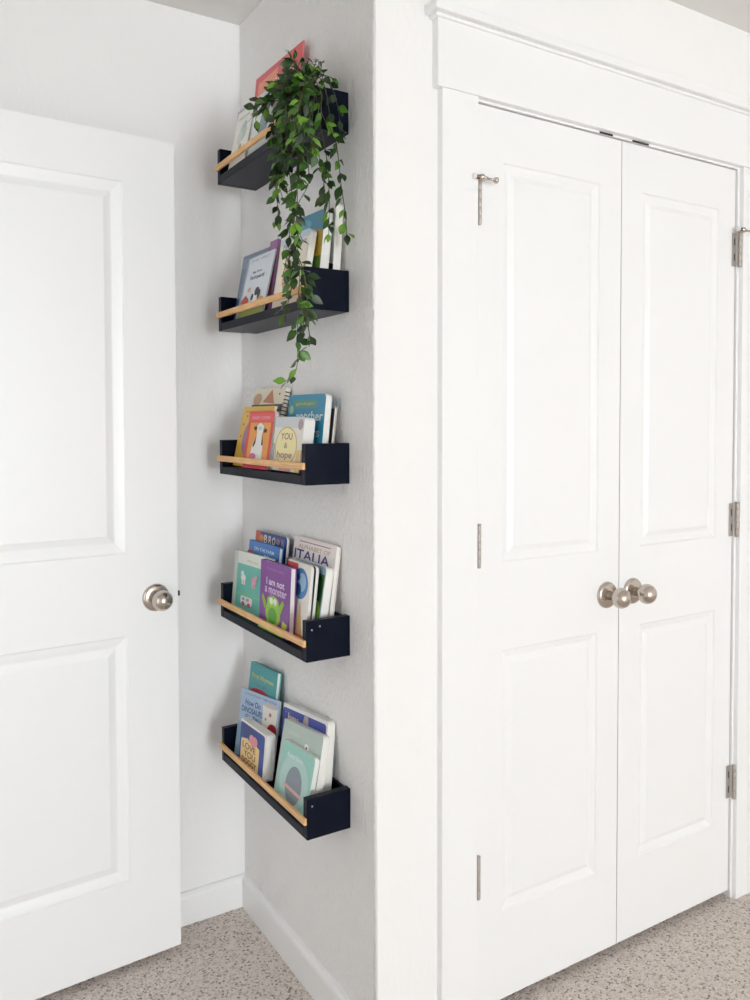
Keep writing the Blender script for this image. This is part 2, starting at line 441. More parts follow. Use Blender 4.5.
def book(key, q, style, cover, art, label, spine=None, page=None, group='picture books on the ledges', leaves=None):
    xb, th, yl, w, h, t, ro, ya = q
    z0 = SZ[key] + PL
    s, c = math.sin(th), math.cos(th)
    def P(u, v, n):
        u2 = u*math.cos(ro)+v*math.sin(ro); v2 = -u*math.sin(ro)+v*math.cos(ro)+max(0, w*math.sin(ro))
        a = v2*s+n*c; b = v2*c-n*s+t*s
        return Vector((-xb+a*math.cos(ya)+u2*math.sin(ya), yl-u2*math.cos(ya)+a*math.sin(ya), z0+b+.0003))
    O = P(0, 0, 0); U = P(1, 0, 0)-O
    # direction columns (exclude the constant lift)
    U = Vector((math.cos(ro)*math.sin(ya) - math.sin(ro)*s*math.cos(ya), -math.cos(ro)*math.cos(ya) - math.sin(ro)*s*math.sin(ya), -math.sin(ro)*c))
    N = Vector((c*math.cos(ya), c*math.sin(ya), -s))
    V = N.cross(U) * -1 if N.cross(U).z < 0 else N.cross(U)
    V = U.cross(N)
    O = P(0, 0, 0)
    root = empty('picture_book' if style != 'board' else 'board_book')
    root.matrix_world = Matrix(((U.x, N.x, V.x, O.x), (U.y, N.y, V.y, O.y), (U.z, N.z, V.z, O.z), (0, 0, 0, 1)))
    tag(root, label, 'book', group)
    mats = [ink(cover, .33)]
    def mi(col, rough=.38):
        m = ink(col, rough)
        if m not in mats: mats.append(m)
        return mats.index(m)
    bm = bmesh.new()
    ct = .0016 if style == 'hard' else (.0011 if style == 'soft' else .0018)
    ct = min(ct, t*.22)
    rad = min(.011, w*.12) if style == 'board' else 0.
    edge = mi((238, 236, 230)) if style == 'board' else None
    ol = outline(w, h, rad)
    add_prism(bm, ol, 0, ct, 0, edge)
    add_prism(bm, ol, t-ct, t, 0, edge)
    sp_ = mi(spine) if spine else 0
    k = len(bm.faces)
    add_box(bm, (0, ct, 0), (.0022, t-ct, h), 0, sp_)
    # art on the front cover
    lay = [0]
    def put(polys, col):
        lay[0] += 1; y = -.00012*lay[0]; m = mi(col)
        for poly in polys:
            vs = [bm.verts.new((u, y, v)) for u, v in poly]
            try:
                f = bm.faces.new(vs); f.material_index = m
            except ValueError: pass
    for a in art:
        kind = a[0]; col = a[-1]
        if kind == 'rect':
            put([[(a[1]*w, a[2]*h), (a[3]*w, a[2]*h), (a[3]*w, a[4]*h), (a[1]*w, a[4]*h)]], col)
        elif kind == 'round':
            put([outline(a[3]*w, a[4]*h, min(rad, .008) or .006, a[1]*w, a[2]*h, True)], col)
        elif kind == 'ell':
            put([[((a[1]+a[3]*math.cos(2*math.pi*i/24))*w, a[2]*h+a[4]*h*math.sin(2*math.pi*i/24)) for i in range(24)]], col)
        elif kind == 'poly':
            put([[(u*w, v*h) for u, v in a[1]]], col)
        elif kind == 'text':
            vs, fs = text_tris(a[1]); cu, cv, tw, thh = a[2:6]; rot = a[6] if len(a) > 7 else 0
            P2 = []
            for x, y in vs:
                X, Y = x*tw*w, y*thh*h
                P2.append((cu*w+X*math.cos(rot)-Y*math.sin(rot), cv*h+X*math.sin(rot)+Y*math.cos(rot)))
            lay[0] += 1; yy = -.00012*lay[0]; m = mi(col)
            bv = [bm.verts.new((u, yy, v)) for u, v in P2]
            for f in fs:
                try: bm.faces.new([bv[i] for i in f]).material_index = m
                except ValueError: pass
    # keep art facing the reader
    me = bpy.data.meshes.new('cover'); bm.to_mesh(me); bm.free()
    co = link('cover', me, mats, root)
    bm = bmesh.new()
    if style == 'board':
        n = leaves or max(2, int(round((t-2*ct)/.0024))); d = (t-2*ct)/n
        ol2 = outline(w-.0004, h-.0004, rad, .002, .0004)
        for i in range(n):
            add_prism(bm, ol2, ct+i*d+.0001, ct+(i+1)*d-.00012)
        bmobj('board_pages', bm, page or M_BOARD, root)
    else:
        ins = .003 if style == 'hard' else .0006
        add_box(bm, (.0022, ct, ins), (w-ins, t-ct, h-ins))
        bmobj('page_block', bm, page or M_PAGE, root)
    return root

WHITE = (240, 238, 234); CREAM = (238, 230, 208); NAVYI = (40, 56, 118)
Q = {"s1b": [0.0759, 0.1108, 0.573, 0.0734, 0.166, 0.01, -0.0061, 0.0066], "s1a": [0.0986, 0.1976, 0.5424, 0.1019, 0.1474, 0.0089, 0.0208, 0.0113], "s1d": [0.0451, 0.0987, 0.5414, 0.2627, 0.2439, 0.004, 0.0106, 0.0117],
 "s1e": [.0945, .16, .43, .125, .150, .012, 0, 0],
 "s2a": [0.0758, 0.1751, 0.573, 0.158, 0.1723, 0.0051, 0.019, 0.0103], "s2b": [0.0985, 0.2294, 0.4952, 0.1591, 0.1539, 0.004, 0.0069, 0.0019], "s2c": [0.0832, 0.1634, 0.3834, 0.045, 0.177, 0.0074, 0.0001, 0.001],
 "s2d": [0.0945, 0.1689, 0.2922, 0.1456, 0.1603, 0.0146, 0.0095, 0.0048], "s2e": [0.065, 0.0964, 0.2437, 0.1156, 0.1989, 0.0204, 0.021, 0.0112], "s2f": [0.0325, 0.0617, 0.2722, 0.1502, 0.2158, 0.0178, 0.004, 0.0004],
 "s3a": [0.0637, 0.2483, 0.573, 0.1893, 0.201, 0.0122, 0.0082, 0.0004], "s3b": [0.08, 0.2085, 0.5707, 0.1916, 0.1539, 0.008, 0.0031, -0.0], "s3c": [0.0949, 0.1596, 0.4701, 0.151, 0.1396, 0.01, 0.0002, -0.0], "s3d": [0.0952, 0.1148, 0.3002, 0.1475, 0.1217, 0.0261, 0.0087, 0.0001], "s3e": [0.0553, 0.0986, 0.3185, 0.183, 0.1734, 0.0146, 0.009, 0.0006], "s3f": [0.0351, 0.1231, 0.2835, 0.1502, 0.1468, 0.0057, 0.0, -0.0],
 "s4a": [0.0451, 0.1218, 0.5558, 0.1873, 0.2045, 0.0064, -0.009, 0.0028], "s4b": [0.0697, 0.1124, 0.5334, 0.1799, 0.1839, 0.0111, -0.005, 0.0017], "s4c": [0.0858, 0.0969, 0.573, 0.2194, 0.1541, 0.01, -0.0222, 0.014], "s4d": [0.0985, 0.0512, 0.3668, 0.1611, 0.1599, 0.0147, -0.008, 0.0024], "s4e": [0.0809, 0.0954, 0.2708, 0.1147, 0.1716, 0.0071, -0.0006, -0.0004], "s4f": [0.073, 0.1068, 0.3015, 0.1502, 0.1706, 0.007, -0.0005, -0.0004], "s4g": [0.0648, 0.1585, 0.2855, 0.1502, 0.1684, 0.0186, 0.0029, -0.0003], "s4h": [0.0411, 0.1331, 0.3435, 0.2077, 0.2151, 0.0116, 0.0015, 0.0002],
 "s5a": [0.0618, 0.152, 0.570, 0.1503, 0.2318, 0.0125, -0.0428, 0.0424], "s5b": [0.0814, 0.1786, 0.5675, 0.1943, 0.1663, 0.004, -0.0757, 0.0962], "s5c": [0.0985, 0.1004, 0.5013, 0.1535, 0.1122, 0.0233, -0.0208, 0.0129], "s5d": [0.0545, 0.1297, 0.3561, 0.2071, 0.1817, 0.0195, -0.0733, 0.0457], "s5e": [0.0866, 0.2249, 0.3119, 0.1798, 0.1623, 0.0178, -0.0715, 0.0389], "s5f": [0.0985, 0.2249, 0.2809, 0.1442, 0.1291, 0.0117, -0.0287, 0.0371]}
def B(key, *a, **k): return book(key[:2], Q[key], *a, **k)

# highest ledge
B('s1b', 'soft', (176, 178, 196), [('rect', .1, .55, .9, .9, (150, 156, 180))], 'lavender grey book peeping out behind the white one, highest ledge')
B('s1a', 'hard', (232, 230, 222), [('ell', .55, .58, .22, .16, (186, 204, 198)), ('ell', .4, .5, .16, .12, (206, 214, 204)), ('ell', .62, .7, .1, .07, (168, 190, 190)), ('poly', [(.42, .14), (.58, .16), (.62, .34), (.5, .4), (.4, .3)], (176, 152, 78)), ('rect', .15, .84, .8, .88, (196, 196, 190))],
  'white hardcover with pale teal drawing at the far end of the highest ledge', spine=(150, 152, 156))
B('s1d', 'soft', (212, 74, 78), [('rect', 0, 0, 1, .5, (240, 238, 236)), ('poly', [(.08, .92), (.5, .94), (.52, .6), (.06, .6)], (232, 140, 108)), ('text', 'Goodnight', .66, .8, .46, .08, WHITE), ('text', 'Love', .78, .66, .3, .09, WHITE), ('ell', .3, .4, .2, .14, (226, 120, 96)), ('ell', .7, .3, .16, .16, (150, 170, 180))],
  'tall red picture book rising above the plant', page=ink((214, 130, 130)))
B('s1e', 'hard', (196, 208, 208), [('rect', .08, .1, .92, .9, (216, 224, 222)), ('ell', .6, .4, .22, .2, (120, 148, 156)), ('text', 'Little', .5, .8, .5, .09, (90, 120, 130))], 'pale blue book half hidden by the vines on the highest ledge')
# second ledge
B('s2a', 'soft', (112, 130, 152), [('rect', 0, .0, 1, .35, (70, 84, 120)), ('rect', .0, .8, 1, .95, (134, 150, 166)), ('rect', .2, .88, .9, .93, (90, 100, 120))], 'thin slate blue book behind the white cow book')
B('s2b', 'soft', (216, 222, 230), [('rect', 0, .0, 1, .16, (150, 160, 80)), ('text', 'THE VERY', .5, .93, .7, .035, (150, 160, 184)), ('text', 'My First', .48, .72, .34, .05, (60, 70, 96)), ('text', 'Farmyard', .5, .63, .52, .09, (64, 78, 120)),
  ('ell', .56, .3, .16, .09, (244, 244, 244)), ('ell', .62, .38, .08, .07, (40, 40, 44)), ('ell', .48, .3, .05, .06, (40, 40, 44)), ('ell', .72, .32, .05, .08, (48, 48, 50)), ('rect', .5, .16, .54, .25, WHITE), ('rect', .64, .16, .68, .25, WHITE),
  ('poly', [(.08, .14), (.36, .14), (.36, .28), (.22, .36), (.08, .28)], (184, 70, 52)), ('ell', .3, .44, .05, .04, (220, 160, 140)), ('ell', .84, .2, .12, .07, (206, 172, 70)), ('rect', 0, 0, .05, 1, (150, 170, 200))], 'white book with a cow on its cover at the far end of the second ledge')
B('s2c', 'soft', (150, 96, 150), [('rect', .9, 0, 1, .6, (170, 90, 120))], 'thin purple book standing just behind the cow book', page=ink((176, 132, 176)))
B('s2d', 'board', (238, 228, 212), [('rect', 0, .9, 1, .985, (196, 214, 232)), ('text', 'Peek-a-Boo', .5, .86, .8, .08, (96, 128, 180)), ('ell', .45, .4, .22, .2, (222, 168, 150)), ('ell', .7, .25, .12, .1, (200, 120, 100)), ('rect', .93, 0, 1, .55, (196, 134, 84))], 'cream board book behind the hanging vines on the second ledge')
B('s2e', 'board', (58, 140, 168), [('poly', [(0, 0), (1, 0), (1, .76), (.6, .82), (.2, .72), (0, .7)], (198, 164, 64)), ('rect', .55, 0, 1, .28, (198, 88, 44)), ('rect', .55, .28, 1, .5, (96, 128, 48)), ('rect', .75, .5, 1, .74, (190, 160, 50)), ('ell', .3, .88, .2, .06, (96, 176, 200))], 'blue and yellow board book at the near end of the second ledge')
bk = B('s2f', 'board', (236, 232, 226), [('poly', [(.7, .1), (1, .05), (1, .12), (.7, .2)], (40, 36, 34)), ('poly', [(.7, .35), (1, .3), (1, .38), (.7, .44)], (40, 36, 34)), ('rect', .9, .6, 1, .9, (244, 242, 238))], 'tall white board book nearest the wall on the second ledge')
# middle ledge
B('s3a', 'soft', (232, 222, 200), [('rect', 0, .0, 1, .8, (224, 214, 190)), ('poly', [(.34, .82), (.72, .8), (.58, .985)], (190, 122, 84)), ('ell', .16, .86, .14, .08, (196, 160, 122)), ('rect', 0, .7, 1, .79, (74, 74, 48)), ('ell', .5, .69, .16, .05, (190, 180, 90)), ('ell', .84, .92, .02, .014, (60, 50, 40)), ('rect', .02, .3, .98, .66, (208, 190, 110))], 'cream spiral-bound book with brown shapes behind the yellow book')
B('s3b', 'soft', (232, 190, 82), [('ell', .36, .46, .2, .3, (170, 130, 160)), ('rect', .1, .9, .95, .93, (214, 160, 60)), ('ell', .12, .7, .03, .02, (190, 120, 60)), ('ell', .2, .84, .03, .02, (190, 120, 60)), ('ell', .1, .5, .025, .02, (190, 120, 60)), ('ell', .5, .86, .03, .02, (206, 110, 60)), ('ell', .75, .88, .03, .02, (206, 110, 60))], 'yellow picture book at the far end of the middle ledge')
B('s3c', 'board', (222, 70, 50), [('rect', .1, .08, .9, .8, (236, 160, 76)), ('rect', 0, .82, 1, .96, (226, 92, 100)), ('text', 'BABY COW', .5, .885, .7, .055, (244, 170, 170)), ('rect', 0, 0, 1, .07, (206, 40, 70)),
  ('poly', [(.22, .08), (.72, .08), (.7, .4), (.62, .6), (.66, .74), (.5, .8), (.38, .74), (.42, .6), (.28, .4)], (240, 238, 234)), ('poly', [(.3, .4), (.41, .58), (.4, .44), (.33, .36)], (44, 36, 36)), ('poly', [(.62, .6), (.7, .42), (.64, .4)], (44, 36, 36)), ('ell', .34, .7, .06, .035, (60, 44, 40)), ('ell', .73, .66, .06, .035, (60, 44, 40)), ('ell', .52, .7, .07, .04, (196, 214, 206)), ('ell', .36, .2, .13, .065, (214, 110, 160))], 'orange-red book with a white cow on its cover, middle ledge')
B('s3d', 'board', (232, 228, 216), [('rect', .0, .8, 1, 1, (210, 212, 216)), ('ell', .46, .46, .38, .36, (198, 176, 122)), ('ell', .46, .46, .355, .335, (240, 230, 172)), ('text', 'YOU', .46, .64, .4, .12, (156, 112, 128)), ('text', '&', .46, .47, .12, .1, (170, 130, 120)), ('text', 'hope', .44, .28, .52, .16, (156, 112, 128)), ('ell', .9, .86, .08, .1, (170, 156, 156)), ('rect', .84, .0, 1, .4, (228, 196, 130)), ('rect', .0, .0, .07, .5, (172, 172, 176)), ('rect', .3, .0, .7, .05, (220, 150, 140))], 'thick cream board book with a yellow oval and lilac lettering', leaves=9)
B('s3e', 'board', (44, 140, 178), [('round', .12, .82, .8, .93, (84, 146, 132)), ('text', 'goodnight', .46, .875, .5, .05, (196, 186, 110)), ('text', 'another', .6, .72, .72, .12, (224, 238, 240)), ('ell', .1, .8, .06, .06, (150, 196, 160)), ('text', 'stars', .66, .5, .5, .1, (190, 222, 232)), ('rect', 0, 0, 1, .3, (30, 104, 160)), ('ell', .3, .5, .02, .02, WHITE), ('ell', .5, .74, .015, .012, WHITE), ('ell', .8, .7, .015, .012, WHITE)], 'blue board book behind the cream one, near end of the middle ledge')
B('s3f', 'hard', (214, 212, 206), [('rect', .85, .0, 1, .97, (96, 70, 66))], 'slim dark-fronted book closest to the wall on the middle ledge')
# fourth ledge
B('s4a', 'board', (40, 66, 140), [('rect', 0, 0, .16, 1, (206, 92, 56)), ('ell', .2, .91, .08, .05, (226, 140, 70)), ('text', 'B', .34, .915, .1, .1, (240, 236, 226)), ('text', 'R', .48, .915, .1, .1, (236, 220, 220)), ('text', 'O', .6, .915, .1, .09, (244, 240, 236)), ('text', 'W', .74, .915, .12, .09, (220, 170, 140)), ('text', 'N', .88, .915, .08, .1, (170, 180, 220))], 'navy board book with an orange strip, rearmost at the far end of the fourth ledge')
B('s4b', 'hard', (58, 122, 196), [('rect', 0, 0, 1, .74, (176, 44, 56)), ('rect', 0, .76, 1, .85, (44, 104, 184)), ('text', 'ON THE FARM', .52, .905, .66, .045, (210, 228, 244)), ('text', 'go', .62, .82, .2, .06, (220, 234, 248)), ('ell', .08, .82, .12, .05, (190, 46, 56))], 'bright blue book wedged between the navy and the teal books')
B('s4c', 'soft', (104, 190, 176), [('rect', 0, .8, 1, 1, (230, 234, 226)), ('rect', .0, 0, .1, 1, (206, 212, 204)), ('text', 'First', .52, .87, .3, .035, (190, 190, 150)), ('rect', .1, .3, 1, .34, (126, 196, 150)), ('ell', .29, .58, .07, .055, (244, 244, 242)), ('ell', .26, .645, .045, .045, (236, 236, 240)), ('rect', .25, .47, .29, .56, WHITE), ('rect', .31, .47, .35, .56, WHITE), ('ell', .59, .58, .065, .06, (228, 160, 184)), ('rect', .54, .46, .58, .55, (226, 180, 200)), ('rect', .6, .46, .64, .55, (226, 180, 200)), ('ell', .64, .64, .035, .03, (228, 160, 184)),
  ('round', .26, .16, .58, .29, (240, 228, 230)), ('rect', .3, .22, .38, .27, (150, 170, 190)), ('rect', .42, .22, .5, .27, (150, 170, 190)), ('ell', .34, .165, .045, .04, (200, 90, 120)), ('ell', .5, .165, .045, .04, (200, 90, 120)), ('rect', .0, .0, 1, .07, (70, 172, 150)), ('ell', .85, .72, .06, .04, (60, 166, 160))], 'teal book with white and pink animals at the far end of the fourth ledge')
B('s4d', 'hard', (128, 66, 150), [('text', 'THERE ARE', .5, .9, .6, .035, (160, 110, 180)), ('text', 'I am not', .52, .72, .6, .1, (240, 228, 244)), ('text', 'a monster', .54, .6, .72, .1, (226, 206, 234)), ('ell', .47, .28, .25, .2, (148, 196, 58)), ('ell', .47, .44, .2, .09, (156, 204, 64)), ('poly', [(.2, .3), (.08, .46), (.12, .52), (.24, .4)], (140, 188, 52)), ('poly', [(.7, .26), (.84, .46), (.8, .52), (.66, .4)], (140, 188, 52)), ('poly', [(.34, .5), (.4, .6), (.44, .5)], (170, 120, 170)), ('ell', .42, .45, .06, .05, (236, 240, 224)), ('ell', .55, .45, .06, .05, (236, 240, 224)), ('ell', .47, .24, .14, .12, (84, 158, 48)), ('rect', 0, 0, .85, .1, (150, 200, 70)), ('poly', [(.76, .06), (.92, .1), (.96, .2), (.82, .24)], (186, 200, 80))], 'purple book with a green monster on its cover')
B('s4e', 'board', (236, 232, 224), [('ell', .6, .74, .32, .2, (84, 140, 196)), ('ell', .66, .76, .17, .12, (160, 196, 224)), ('ell', .52, .66, .13, .08, (44, 92, 160)), ('ell', .5, .82, .08, .05, (50, 100, 170)), ('rect', 0, .86, .45, .985, (204, 50, 56)), ('poly', [(.46, .0), (.86, .0), (.7, .4), (.66, .52), (.62, .4)], (214, 176, 120)), ('rect', 0, 0, 1, .1, (196, 110, 70))], 'small white board book with a blue globe and a red corner')
B('s4f', 'board', (38, 34, 36), [], 'board book with a black cover edge between globe and green books')
B('s4g', 'board', (150, 182, 204), [('rect', .7, 0, .97, .9, (70, 116, 44)), ('ell', .86, .66, .1, .22, (28, 70, 34)), ('ell', .84, .2, .12, .16, (30, 40, 30)), ('ell', .85, .44, .08, .12, (120, 160, 50))], 'green and pale blue board book at the near end of the fourth ledge', leaves=6)
B('s4h', 'hard', (234, 226, 224), [('text', 'ALPHABET OF',   .5, .9, .76, .045, (196, 166, 140)), ('rect', .14, .95, .88, .96, (160, 110, 124)), ('text', 'ITALIA', .46, .812, .84, .105, (36, 46, 128)), ('rect', .05, .6, .95, .66, (214, 196, 196))], 'large white book with navy capitals leaning on the wall, fourth ledge')
# lowest ledge
B('s5a', 'hard', (70, 160, 164), [('text', 'First Rhymes', .5, .86, .8, .06, (208, 196, 92)), ('text', 'for all', .45, .785, .4, .035, (80, 120, 150)), ('ell', .46, .66, .42, .085, (196, 40, 56)), ('rect', 0, .3, 1, .6, (60, 130, 150))], 'tall teal book with a red dome standing rearmost on the lowest ledge')
B('s5b', 'soft', (172, 196, 222), [('text', 'A FUN STORY TIME BOOK', .52, .945, .84, .03, (130, 110, 170)), ('text', 'How Do', .34, .82, .4, .085, (50, 62, 130)), ('text', 'DINOSAURS', .34, .71, .56, .085, (50, 62, 130)), ('text', 'Go To', .34, .61, .32, .07, (60, 74, 140)), ('poly', [(.62, .5), (.95, .5), (.97, .88), (.6, .88)], (234, 230, 222)), ('ell', .785, .88, .185, .03, (206, 196, 186)), ('ell', .8, .76, .03, .03, (190, 120, 130)), ('ell', .7, .68, .02, .02, (120, 160, 150)), ('ell', .88, .545, .115, .1, (176, 24, 44)), ('rect', .0, .0, .16, .5, (150, 182, 204)), ('ell', .68, .5, .04, .03, (200, 190, 80))], 'light blue book with a white cup and red ball, far end of the lowest ledge')
B('s5c', 'board', (232, 228, 218), [('round', .0, .04, .93, .95, (48, 78, 150)), ('ell', .3, .84, .18, .1, (60, 72, 120)), ('poly', [(.06, .0), (.76, .0), (.76, .6), (.62, .64), (.5, .58), (.3, .66), (.06, .6)], (234, 206, 146)), ('ell', .46, .7, .1, .1, (226, 150, 158)), ('ell', .58, .7, .1, .1, (226, 150, 158)), ('poly', [(.37, .68), (.67, .68), (.52, .5)], (226, 150, 158)), ('text', 'LOVE', .38, .5, .5, .13, (132, 88, 52)), ('text', 'YOU', .42, .34, .44, .13, (132, 88, 52)), ('text', 'DOGGY', .42, .18, .56, .13, (122, 70, 46))], 'thick navy board book with a pink heart in front on the lowest ledge', leaves=9)
B('s5d', 'board', (232, 232, 232), [('round', .0, .08, .965, .955, (58, 74, 158)), ('text', 'Llama', .22, .85, .32, .11, (224, 208, 170)), ('poly', [(.42, .7), (.5, .96), (.58, .96), (.6, .7)], (176, 160, 160)), ('poly', [(.62, .76), (.72, .62), (.9, .62), (.96, .7), (.9, .5), (.5, .5)], (180, 130, 96)), ('ell', .78, .74, .14, .08, (36, 46, 110)), ('rect', 0, .1, .12, .9, (50, 66, 150))], 'wide blue board book with a white border, behind the grey-green one, lowest ledge', leaves=8)
B('s5e', 'board', (184, 200, 192), [('ell', .64, .745, .06, .06, (240, 240, 234)), ('ell', .64, .745, .018, .018, (60, 60, 60)), ('text', 'Little', .3, .86, .3, .05, (200, 214, 208)), ('ell', .3, .4, .2, .2, (170, 190, 184))], 'grey-green board book with one white spot, lowest ledge', leaves=7)
B('s5f', 'board', (152, 204, 194), [('ell', .48, .42, .44, .44, (180, 212, 206)), ('text', 'Baby love', .42, .8, .5, .08, (214, 236, 230)), ('ell', .5, .36, .25, .32, (132, 144, 154)), ('poly', [(.2, .28), (.78, .22), (.78, .28), (.2, .34)], (214, 176, 170)), ('rect', .0, 0, 1, .05, (150, 214, 200))], 'pale teal board book with a grey oval, front of the lowest ledge', leaves=5)

# spiral binding of the cream book
sb = [o for o in COL.objects if o.get('label', '').startswith('cream spiral')][0]
w_, h_, t_ = Q['s3a'][3], Q['s3a'][4], Q['s3a'][5]
bm = bmesh.new()
for i in range(20):
    zc = .012 + (h_-.024)*i/19
    ring = []
    for a in range(14):
        an = 2*math.pi*a/14
        c0 = Vector((w_+.0005 + .0062*math.cos(an), t_/2 + .0068*math.sin(an), zc))
        d = Vector((math.cos(an), math.sin(an), 0))
        ring.append([bm.verts.new(c0 + d*.0009*math.cos(k*math.pi/2) + Vector((0, 0, .0011*math.sin(k*math.pi/2)))) for k in range(4)])
    for a in range(14):
        r1, r2 = ring[a], ring[(a+1) % 14]
        for k in range(4): bm.faces.new((r1[k], r1[(k+1) % 4], r2[(k+1) % 4], r2[k]))
bmobj('spiral_binding', bm, M_DARK, sb, True)

# ------------------------------------------------------------------ trailing plant
G = [mat('leaf_deep', rgb(30, 54, 22), .42, vary=.2, vscale=60), mat('leaf_mid', rgb(46, 80, 28), .42, vary=.2, vscale=60),
     mat('leaf_green', rgb(68, 112, 36), .42, vary=.18, vscale=60), mat('leaf_bright', rgb(106, 150, 48), .45, vary=.15, vscale=60), mat('leaf_olive', rgb(60, 70, 32), .45, vary=.2, vscale=60)]
M_STEM = mat('stem', rgb(64, 70, 40), .6, vary=.2); M_STEM2 = mat('stem_brown', rgb(92, 74, 56), .6, vary=.2)
M_POT = mat('pot_glaze', rgb(228, 226, 220), .4); M_SOIL = mat('moss', rgb(54, 58, 34), .9, bump=(150, .8, .004))
plant = empty('trailing_plant', (-.058, .19, SZ['s1']+PL+.0005))
tag(plant, 'trailing green leafy plant spilling from the highest ledge', 'plant')
pr = [(0, 0), (0, .026), (.004, .028), (.06, .036), (.066, .038), (.068, .0375), (.066, .034), (.056, .0335), (.054, 0)]
lathe('pot', pr, Matrix.Identity(4), M_POT, plant, 36)
lathe('soil', [(.0535, .033), (.0575, .028), (.06, .012), (.061, 0)], Matrix.Identity(4), M_SOIL, plant, 20)
PO = Vector(plant.location)

def catmull(pts, step):
    out = []; P_ = [Vector(p) for p in pts]; P_ = [2*P_[0]-P_[1]] + P_ + [2*P_[-1]-P_[-2]]
    for i in range(1, len(P_)-2):
        L = (P_[i+1]-P_[i]).length; n = max(2, int(L/step))
        for k in range(n):
            t = k/n; a, b, c, d = P_[i-1:i+3]
            out.append(.5*((2*b)+(c-a)*t+(2*a-5*b+4*c-d)*t*t+(3*b-a-3*c+d)*t**3))
    out.append(P_[-2]); return out

def add_leaf(bm, base, d, nrm, L, W, mi):
    d = d.normalized(); side = d.cross(nrm)
    if side.length < 1e-4: return
    side.normalize(); n = side.cross(d).normalized()
    prof = [(0, .04), (.1, .34), (.27, .84), (.45, 1.), (.63, .84), (.82, .44), (1, 0)]
    rows = []
    bend = random.uniform(.05, .22)*L; fold = random.uniform(.12, .3)
    stalk = L*.16
    for t, wf in prof:
        c = base + d*(stalk+t*L) - n*(bend*t*t)
        hw = W*.5*wf
        if t == 1: rows.append([bm.verts.new(c)])
        else: rows.append([bm.verts.new(c+side*hw+n*hw*fold), bm.verts.new(c), bm.verts.new(c-side*hw+n*hw*fold)])
    for a, b in zip(rows, rows[1:]):
        if len(b) == 3: fs = [(a[0], a[1], b[1], b[0]), (a[1], a[2], b[2], b[1])]
        else: fs = [(a[0], a[1], b[0]), (a[1], a[2], b[0])]
        for f in fs:
            ff = bm.faces.new(f); ff.material_index = mi; ff.smooth = True
    s = .0007                                             # leaf stalk
    a = [bm.verts.new(base+side*s), bm.verts.new(base-side*s), bm.verts.new(base+d*stalk*1.2-side*s), bm.verts.new(base+d*stalk*1.2+side*s)]
    bm.faces.new(a).material_index = mi

CAMP = Vector((-.8725, -1.4192, 1.3513))
def vine(pts, dens=1., tone=None, lmin=.020, lmax=.033, start=0.):
    """pts in world space; a stem with alternate leaves"""
    line = catmull(pts, .006)
    v = bmesh.new(); prev = None
    for i, p in enumerate(line):
        t = (line[min(i+1, len(line)-1)]-line[max(i-1, 0)]).normalized()
        a = t.orthogonal().normalized(); b = t.cross(a); r = .0013*(1-.4*i/len(line))
        ring = [v.verts.new(p-PO+a*r*math.cos(k*math.pi*.4)+b*r*math.sin(k*math.pi*.4)) for k in range(5)]
        if prev:
            for k in range(5): v.faces.new((prev[k], prev[(k+1) % 5], ring[(k+1) % 5], ring[k]))
        prev = ring
    vo = bmobj('vine', v, M_STEM if random.random() < .7 else M_STEM2, plant, True)
    bm = bmesh.new(); acc = random.uniform(0, .01); ang = random.uniform(0, 6.28); tot = len(line)
    for i in range(1, tot):
        seg = line[i]-line[i-1]; acc += seg.length
        fr = i/tot
        if fr < start: continue
        if acc > .0145/dens:
            acc = 0
            for sgn in (1, -1) if random.random() < .8 else (1,):
                ang += 2.4
                t = seg.normalized(); a = t.orthogonal().normalized(); b = t.cross(a)
                out = (a*math.cos(ang)+b*math.sin(ang))*sgn
                if out.dot(Vector((1, 0, 0))) > .3 and line[i].x > -.13: out = out - Vector((1.2, 0, 0))*out.x
                d = out*random.uniform(.6, 1.) + t*random.uniform(.25, .8) + Vector((0, 0, random.uniform(-.5, .15)))
                nrm = ((CAMP-line[i]).normalized()*.6 + Vector((0, 0, .6)) + Vector((random.uniform(-1, 1), random.uniform(-1, 1), random.uniform(-.5, .8)))*.75)
                L = random.uniform(lmin, lmax)
                rnd = random.random()
                if tone == 'dark': mi = 0 if rnd < .45 else (1 if rnd < .8 else 2)
                elif tone == 'light': mi = 2 if rnd < .45 else (3 if rnd < .8 else 1)
                else: mi = (0 if rnd < .28 else 1 if rnd < .62 else 2 if rnd < .84 else 3 if rnd < .93 else 4)
                if fr > .9 and rnd > .5: mi = 3
                add_leaf(bm, line[i]-PO, d, nrm, L, L*random.uniform(.46, .58), mi)
    me = bpy.data.meshes.new('leaves'); bm.to_mesh(me); bm.free()
    link('leaves', me, G, vo)
    return vo
P0 = (-.058, .19, 2.045)
ARC = (-.085, .16, 2.075)
def F(pts, x=-.128): return [(x+random.uniform(-.012, .008), y, z) for y, z in pts]
# hanging in front of the rail
vine([P0, (-.09, .15, 2.072)] + F([(.118, 2.03), (.13, 1.98), (.15, 1.92), (.163, 1.846), (.179, 1.80), (.19, 1.775)]), 1.0)
vine([P0, (-.09, .13, 2.072)] + F([(.085, 2.03), (.092, 1.97), (.101, 1.851), (.093, 1.727), (.084, 1.665), (.071, 1.602), (.068, 1.541), (.073, 1.491), (.09, 1.46), (.12, 1.436)]), .85)
vine([P0, (-.09, .12, 2.07)] + F([(.06, 2.02), (.046, 1.935), (.029, 1.862), (.038, 1.825), (.07, 1.79), (.085, 1.75)]), .8)
vine([P0, (-.09, .17, 2.075)] + F([(.15, 2.02), (.17, 1.95), (.175, 1.9), (.165, 1.86), (.16, 1.83)]), 1.1, 'dark')
vine([P0, (-.09, .15, 2.07)] + F([(.12, 2.02), (.115, 1.95), (.12, 1.88), (.118, 1.80), (.115, 1.74), (.11, 1.70)]), 1.)
